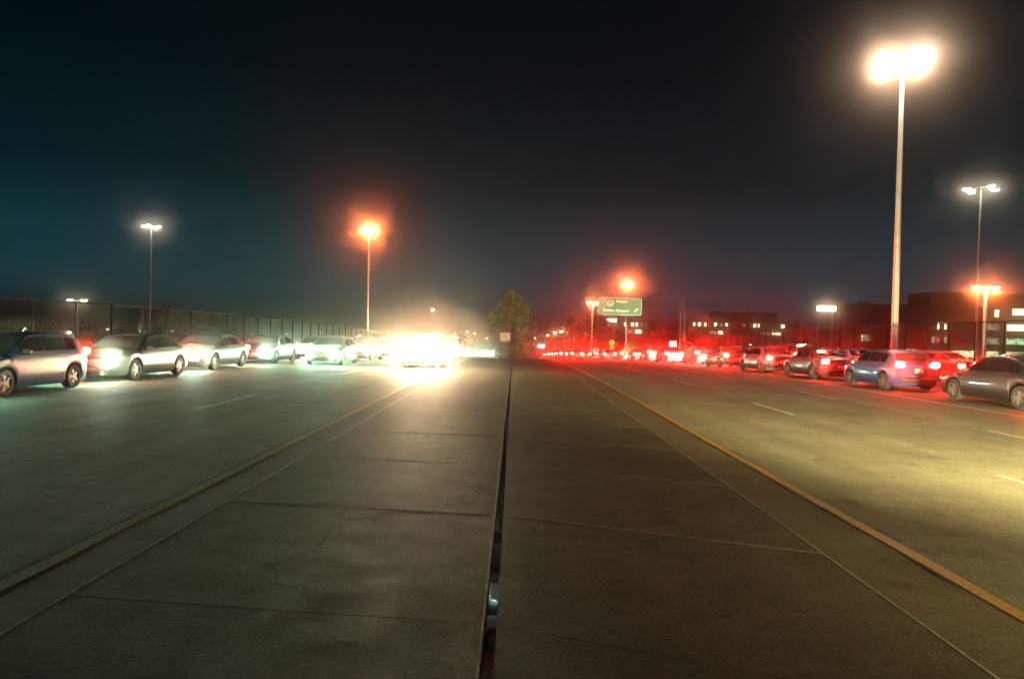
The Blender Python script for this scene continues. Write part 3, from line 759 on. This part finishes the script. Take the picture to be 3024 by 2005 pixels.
# ------------------------------------------------------------------ cars
def interp(tab, y):
    if y >= tab[0][0]: return tab[0][1]
    for (a, za), (b_, zb2) in zip(tab, tab[1:]):
        if y >= b_:
            t = (y - a) / (b_ - a); return za + (zb2 - za) * t
    return tab[-1][1]
TYPES = {
 'sedan': dict(L=4.75, Wd=.91, R=.33, ax=(1.42, -1.40), top=[(2.37, .50), (2.33, .66), (2.15, .74), (1.7, .83), (1.15, .93), (.75, 1.17), (.35, 1.38), (-.1, 1.44), (-.6, 1.44), (-1.05, 1.36), (-1.5, 1.14), (-1.75, 1.04), (-2.2, 1.0), (-2.33, .93), (-2.37, .6)],
     belt=[(1.2, .92), (-2.0, 1.0)], ws=(1.08, .42), rw=(-1.08, -1.68), sw=[(.80, -.02), (-.10, -.95), (-1.0, -1.35)], hl=(.66, .70), tl=(.86, .86)),
 'suv': dict(L=4.8, Wd=.95, R=.38, ax=(1.45, -1.42), top=[(2.40, .60), (2.36, .86), (2.2, .98), (1.7, 1.05), (1.2, 1.10), (.85, 1.38), (.5, 1.64), (.0, 1.72), (-1.2, 1.72), (-1.85, 1.66), (-2.1, 1.40), (-2.28, 1.08), (-2.38, .98), (-2.40, .6)],
     belt=[(1.2, 1.08), (-2.2, 1.12)], ws=(1.12, .55), rw=(-1.90, -2.24), sw=[(.85, -.05), (-.13, -1.05), (-1.13, -1.80)], hl=(.84, .72), tl=(1.02, .88)),
 'hatchback': dict(L=4.2, Wd=.88, R=.32, ax=(1.25, -1.25), top=[(2.08, .50), (2.04, .70), (1.85, .80), (1.4, .90), (1.05, .97), (.65, 1.22), (.3, 1.43), (-.2, 1.49), (-1.1, 1.47), (-1.5, 1.38), (-1.8, 1.12), (-2.0, .96), (-2.08, .85), (-2.1, .55)],
     belt=[(1.1, .96), (-1.9, 1.02)], ws=(.98, .38), rw=(-1.52, -1.84), sw=[(.70, -.08), (-.16, -.95), (-1.02, -1.40)], hl=(.70, .66), tl=(.98, .78)),
 'minivan': dict(L=5.0, Wd=.97, R=.34, ax=(1.6, -1.5), top=[(2.50, .55), (2.46, .78), (2.2, .92), (1.75, 1.04), (1.3, 1.28), (.8, 1.62), (.3, 1.74), (-1.6, 1.75), (-2.2, 1.66), (-2.4, 1.20), (-2.48, 1.0), (-2.5, .6)],
     belt=[(1.7, 1.02), (-2.4, 1.08)], ws=(1.68, .85), rw=(-2.22, -2.40), sw=[(1.15, .2), (.12, -.95), (-1.03, -2.05)], hl=(.76, .72), tl=(1.10, .88)),
}
PAINT = {}
for n_, c in (('silver', (.45, .46, .47)), ('white', (.72, .72, .70)), ('black', (.015, .015, .017)), ('dark blue', (.02, .04, .12)), ('dark red', (.22, .02, .02)), ('grey', (.10, .105, .11)), ('dark grey', (.045, .046, .05)), ('beige', (.42, .36, .26)), ('dark green', (.02, .08, .05))):
    PAINT[n_] = mat(n_.replace(' ', '_') + '_car_paint', c, .32, .35 if n_ in ('silver', 'grey') else 0, .8, vary=.06, vscale=2)
MESH = {}
def car_meshes(kd):
    T = TYPES[kd]; out = {}
    half = T['L'] / 2; wd = T['Wd']; gnd = .17
    def sec(y):
        zt = interp(T['top'], y); be = interp(T['belt'], y)
        e = abs(y) / half; ws = wd * (1 - .16 * max(0, e - .72) / .28 * 1.0 - .10 * max(0, e - .92) / .08)
        green = zt > be + .04
        zb = gnd + (.08 if e > .93 else 0)
        arch = 0
        for ay in T['ax']:
            d = abs(y - ay); Ra = T['R'] + .055
            if d < Ra: arch = T['R'] + math.sqrt(Ra * Ra - d * d)
        z1 = max(zb, arch); z2 = max(zb + .12, arch + .01); z3 = max(.52, z2 + .06)
        bel = min(be, zt - .03) if green else zt - .06
        bel = max(bel, z3 + .03)
        if green:
            k = (zt - be); wr = ws * .95 - .42 * k
        else: wr = ws * .86
        wr2 = wr * .88
        return [(0, z1), (ws * .90, z1), (ws * .985, z2), (ws, z3), (ws * .985, (z3 + bel) / 2 + .04), (ws * .955, bel), (wr, max(zt - .02, bel + .005)), (wr2, max(zt, bel + .01) + .012), (0, max(zt, bel + .01) + .03)]
    ysn = sorted(set([round(half - T['L'] * i / 60, 4) for i in range(61)] + [a + s * (T['R'] + .055) * c for a in T['ax'] for s in (-1, 1) for c in (.2, .6, .85, .97, 1.0)] + [a for a, _ in T['top']]), reverse=True)
    ysn = [y for y in ysn if -half <= y <= half]
    b = MB(); n = 17; vs = []
    for y in ysn:
        s = sec(y); ring = [(-x, y, z) for x, z in reversed(s)][:-1] + [(x, y, z) for x, z in s]
        vs += ring
    fs = []
    for i in range(len(ysn) - 1):
        for k2 in range(n):
            j = (k2 + 1) % n
            if j == 0: continue
            fs.append((i * n + k2, i * n + k2 + 1, (i + 1) * n + k2 + 1, (i + 1) * n + k2))
    fs.append(tuple(range(n))); m_ = (len(ysn) - 1) * n; fs.append(tuple(range(m_ + n - 1, m_ - 1, -1)))
    b.add(vs, fs); out['body'] = (b.v, b.f)
    def topgrid(y0, y1, f=.9):
        q = MB(); vs = []; ny, nx = 5, 6
        for i in range(ny + 1):
            y = y0 + (y1 - y0) * i / ny; s = sec(y); wr, zr = s[6]; w2, z22 = s[7]; zc = s[8][1]
            for j in range(nx + 1):
                x = (-1 + 2 * j / nx) * wr * f; ax_ = abs(x)
                z = zc + (z22 - zc) * min(1, ax_ / w2) if ax_ <= w2 else z22 + (zr - z22) * (ax_ - w2) / max(.001, wr - w2)
                vs.append((x, y + (.012 if y1 < y0 and y0 > 0 else -.012), z + .012))
        return q.add(vs, [(i * 7 + j, i * 7 + j + 1, i * 7 + 7 + j + 1, i * 7 + 7 + j) for i in range(ny) for j in range(nx)])
    out['windshield'] = topgrid(*T['ws']); out['rear_window'] = topgrid(*T['rw'], .84)
    out['side'] = []
    for (y0, y1) in T['sw']:
        for sx in (-1, 1):
            q = MB(); vs = []
            for i in range(7):
                y = y0 + (y1 - y0) * i / 6; s = sec(y); (wa, za), (wb, zb3) = s[5], s[6]
                for t in (.10, .84):
                    vs.append((sx * (wa + (wb - wa) * t + .012), y, za + (zb3 - za) * t))
            out['side'].append(q.add(vs, [(2 * i, 2 * i + 1, 2 * i + 3, 2 * i + 2) for i in range(6)]))
    return out
def wheel_mesh(r):
    b = MB(); prof = [(-.10, r * .62), (-.11, r * .9), (-.08, r), (.08, r), (.11, r * .9), (.10, r * .62)]; n = 20; vs = []
    for x, q in prof: vs += [(x, q * math.cos(2 * math.pi * i / n), q * math.sin(2 * math.pi * i / n)) for i in range(n)]
    m_ = len(prof)
    b.add(vs, [(a * n + i, a * n + (i + 1) % n, ((a + 1) % m_) * n + (i + 1) % n, ((a + 1) % m_) * n + i) for a in range(m_) for i in range(n)])
    return b
def rim_mesh(r):
    b = MB(); q = r * .61
    b.tube([(-.06, 0, 0), (.06, 0, 0)], q, 20)
    for sx in (-1, 1):
        for k2 in range(5):
            a = 2 * math.pi * k2 / 5; b.box((sx * .075, math.cos(a) * q * .5, math.sin(a) * q * .5), (.03, q * .25, q), Matrix.Rotation(a - math.pi / 2, 3, 'X'))
    return b
def get_mesh(key, fn):
    if key not in MESH: MESH[key] = fn()
    return MESH[key]
def bodymesh(kd, paint):
    def f():
        v, fc = get_mesh((kd, 'geo'), lambda: car_meshes(kd))['body']; q = MB(); q.v = v; q.f = fc
        return q.mesh('body', PAINT[paint], 32)
    return get_mesh((kd, 'body', paint), f)
def car(kd, paint, x, y, rz, label, group, lit='tail', beam=0, z=None, name='car', cool=True):
    T = TYPES[kd]; g0 = (gz(y) if z is None else z)
    o = empty(name, (x, y, g0 + .006), label, {'suv': 'suv', 'minivan': 'minivan'}.get(kd, 'car'), group, rz)
    if z is None:
        sl = math.atan((gz(y + 2) - gz(y - 2)) / 4)
        o.rotation_euler = (sl if abs(rz) < 1 else -sl, 0, rz)
    half = T['L'] / 2; geo_ = get_mesh((kd, 'geo'), lambda: car_meshes(kd))
    link('body', bodymesh(kd, paint), o)
    for nm in ('windshield', 'rear_window'):
        link(nm, get_mesh((kd, nm), lambda nm=nm: geo_[nm].mesh(nm, M['glass'], 40)), o)
    for i, q in enumerate(geo_['side']):
        link('side_window', get_mesh((kd, 'sw', i), lambda q=q: q.mesh('side_window', M['glass'])), o)
    wz = T['Wd'] - .12
    tm = get_mesh(('tyre', T['R']), lambda: wheel_mesh(T['R']).mesh('tyre', M['rubber'], 40)); rm = get_mesh(('rim', T['R']), lambda: rim_mesh(T['R']).mesh('rim', M['rim']))
    for ay in T['ax']:
        for sx in (-1, 1):
            wh = link('wheel', tm, o, (sx * wz, ay, T['R'])); link('rim', rm, wh)
    hx, hz = T['Wd'] - .27, T['hl'][0]; tx, tzz = T['Wd'] - .24, T['tl'][0]
    hm = get_mesh((kd, 'hl', lit), lambda: MB().bbox((0, 0, 0), (.34, .16, .15), .045).mesh('headlight', {'head': G['head'], 'hi': G['headhi'], 'low': G['cool']}.get(lit, G['head'] if beam else M['rim']), 40))
    tmn = get_mesh((kd, 'tl', lit), lambda: MB().bbox((0, 0, 0), (.30, .14, .19), .04).mesh('tail_light', G['taillow' if lit == 'low' else 'taildim' if lit in ('near', 'head', 'hi') else 'tail'], 40))
    for sx in (-1, 1):
        h = link('headlight', hm, o, (sx * hx, half - .085, hz)); h.rotation_euler = (0, 0, -sx * .3)
        h = link('tail_light', tmn, o, (sx * tx, -half + .075, tzz)); h.rotation_euler = (0, 0, -sx * -.25)
    # cavities under the arches, bumpers, grille, plates, mirrors
    link('underbody', get_mesh((kd, 'ub'), lambda: MB().box((0, 0, .38), (T['Wd'] * 1.45, T['L'] * .86, .34)).mesh('underbody', M['trim'])), o)
    link('rear_bumper', get_mesh((kd, 'rb'), lambda: MB().bbox((0, -half + .03, .42), (T['Wd'] * 1.46, .16, .2), .05).mesh('rear_bumper', M['trim'], 40)), o)
    link('grille', get_mesh((kd, 'gr'), lambda: MB().bbox((0, half - .05, hz - .06), (T['Wd'] * .85, .12, .18), .03).mesh('grille', M['trim'], 40)), o)
    link('front_bumper', get_mesh((kd, 'fb'), lambda: MB().bbox((0, half - .02, .36), (T['Wd'] * 1.42, .16, .2), .06).mesh('front_bumper', M['trim'], 40)), o)
    link('licence_plate', get_mesh((kd, 'lp'), lambda: MB().box((0, -half - .03, tzz - .22 if kd != 'sedan' else .62), (.31, .02, .16)).mesh('licence_plate', M['plate'])), o)
    mm = get_mesh((kd, 'mir'), lambda: MB().bbox((0, 0, 0), (.2, .1, .13), .03).mesh('side_mirror', M['trim'], 40))
    be = interp(T['belt'], .9)
    for sx in (-1, 1): link('side_mirror', mm, o, (sx * (T['Wd'] + .06), T['ws'][0] - .32, be + .07))
    if beam:
        for sx in (-1, 1):
            spot(o, (sx * hx, half + .12, hz), (R(90 - 3.5), 0, 0), HEADC if cool else (1, .74, .32), beam / 2, 76 if cool else 68, 1.0, .07)
    return o
HEADC = (.26, 1, .70)
kinds = ['sedan', 'suv', 'sedan', 'hatchback', 'minivan', 'sedan', 'suv', 'hatchback']
cols = ['black', 'dark blue', 'dark grey', 'dark red', 'black', 'grey', 'dark green']
rnd = random.Random(11)
ORD = ['nearest', 'second', 'third', 'fourth', 'fifth', 'sixth', 'seventh', 'eighth', 'ninth', 'tenth', 'eleventh', 'twelfth', 'thirteenth', 'fourteenth', 'fifteenth', 'sixteenth', 'seventeenth', 'eighteenth', 'nineteenth', 'twentieth']
def queue(x, y0, n, gap, rz, words, group, lit, beams, seed, xj=.25, grow=0.0):
    r = random.Random(seed); y = y0; prev = None
    for i in range(n):
        kd = r.choice(kinds if i > 5 or rz == 0 and i > 2 else ['sedan', 'hatchback', 'sedan']); c = r.choice([q for q in cols if q != prev]); prev = c
        kw = {'suv': 'SUV'}.get(kd, kd)
        b_ = beams(i) if beams else 0
        car(kd, c, x + r.uniform(-xj, xj), y, rz, '%s %s, %s in the %s' % (c, kw, ORD[i], words), group, 'near' if lit == 'tail' and y < 46 else lit, b_)
        y += gap + r.uniform(-.6, .8) + grow * i
queue(14.7, 20.3, 19, 6.1, 0, 'red queue along the solid white line', 'cars queueing with red tail lights on the right', 'tail', lambda i: 50000 if 3 < i < 9 else 0, 1, grow=.35)
queue(18.1, 24.0, 19, 6.2, 0, 'middle file of the red queue', 'cars queueing with red tail lights on the right', 'tail', lambda i: 50000 if 3 < i < 8 else 0, 2, grow=.35)
queue(21.2, 28.5, 18, 6.3, 0, 'red queue along the right parapet', 'cars queueing with red tail lights on the right', 'tail', None, 3, grow=.35)
queue(8.6, 96, 9, 11, 0, 'right roadway beyond the bridge end', 'cars far down the right roadway', 'tail', None, 5)
queue(-9.3, 36, 12, 6.6, math.pi, 'inner line of oncoming cars', 'oncoming cars with headlights on the left', 'head', lambda i: 12000 if i < 9 else 4000, 6, grow=.4)
queue(-12.7, 17.2, 17, 6.2, math.pi, 'oncoming line along the left parapet', 'oncoming cars with headlights on the left', 'head', lambda i: 12000 if i < 8 else 4000, 7, grow=.4)
car('suv', 'silver', -4.45, 35.2, math.pi, 'silver SUV with blazing headlights in the lane left of the median', 'oncoming cars near the median', 'hi', 6000)
car('sedan', 'grey', -4.9, 43.5, math.pi, 'grey sedan with headlights on, directly behind the blazing SUV', 'oncoming cars near the median', 'head', 9000)
car('minivan', 'white', -5.0, 52.5, math.pi, 'white minivan, third car in the lane left of the median', 'oncoming cars near the median', 'head', 9000)
car('sedan', 'black', -4.9, 150, math.pi, 'distant car with bright headlights left of the sign under the tree', 'oncoming cars near the median', 'head', 5000)
car('hatchback', 'silver', -7.6, 162, math.pi, 'distant hatchback beside the bright far car left of the tree', 'oncoming cars near the median', 'head', 3000)
# unseen cars added by the camera so their strong headlights light the near lanes
car('sedan', 'silver', 8.9, -2.2, 0, 'silver sedan added beside the camera, out of view, to light the right roadway', 'unseen cars added to light the near right lanes', 'head', 2400000, cool=False)
car('suv', 'dark blue', 11.6, -7.0, 0, 'dark blue SUV added behind the camera, out of view, to light the right roadway', 'unseen cars added to light the near right lanes', 'head', 300000)
car('hatchback', 'dark blue', 5.5, -5.2, 0, 'dark blue hatchback added behind the camera, out of view, to light the lane beside the yellow line', 'unseen cars added to light the near right lanes', 'head', 200000, cool=False)
# cross traffic on the lower road, glimpsed through the open joint
for kd, c, x, y, rz, l in (('sedan', 'silver', -.6, 14.0, math.pi / 2, 'silver sedan on the lower road glimpsed through the joint, nearest'), ('hatchback', 'silver', -1.6, 20.5, math.pi / 2, 'silver hatchback on the lower road glimpsed through the joint, middle'), ('suv', 'grey', -.9, 27.0, -math.pi / 2, 'grey SUV on the lower road glimpsed through the joint, farthest')):
    car(kd, c, x, y, rz, l, 'cars on the lower road under the bridge', 'low', 600, -7.45)
for y in (11.0, 24.0, 36.0):
    o = empty('underpass_lamp', (-.7, y, -1.15), 'underpass lamp fixed below the deck, %s' % {11.0: 'nearest', 24.0: 'middle', 36.0: 'farthest'}[y], 'lamp', 'underpass lamps')
    MB().bbox((0, 0, 0), (.9, .25, .14), .04).build('lamp_housing', M['housing'], o); MB().box((0, 0, -.09), (.8, .18, .03)).build('lens', G['cool'], o)
    MB().tube([(0, 0, .06), (0, 0, .85 + gz(y))], .03, 6).build('hanger', M['steel'], o)
    point(o, (0, 0, -.3), (.5, 1, .85), 6000)

# ------------------------------------------------------------------ stones and grit on the road
gb = MB(); rg = random.Random(5)
for i in range(900):
    y = 2 + rg.random() ** 1.6 * 32; x = rg.uniform(-11, 12); s = rg.uniform(.002, .0055)
    z = gz(y) + s * .5 + .006
    gb.add([(x - s, y, z), (x, y - s, z), (x + s, y, z), (x, y + s, z), (x, y, z + s), (x, y, z - s * .8)], [(0, 1, 4), (1, 2, 4), (2, 3, 4), (3, 0, 4), (1, 0, 5), (2, 1, 5), (3, 2, 5), (0, 3, 5)])
kind(tag(gb.build('grit', mat('pale_grit', (.30, .29, .25), .7, vary=.4, vscale=2)), 'scattered grit and small stones on the concrete road', 'grit'), 'stuff')

# ------------------------------------------------------------------ haze
hb = MB().box((0, 1050, 5.0), (3100, 2760, 41.0))
hm_ = bpy.data.materials.new('night_haze'); hm_.use_nodes = True
N, L = nodes_of(hm_); N.clear()
mo = N.new('ShaderNodeOutputMaterial'); pv = N.new('ShaderNodeVolumePrincipled')
pv.inputs['Color'].default_value = (1, .74, .62, 1); pv.inputs['Density'].default_value = .0029; pv.inputs['Anisotropy'].default_value = .986
L.new(pv.outputs[0], mo.inputs['Volume'])
hz_ = hb.build('haze', hm_); kind(tag(hz_, 'thin night haze glowing around the lamps', 'haze'), 'stuff')
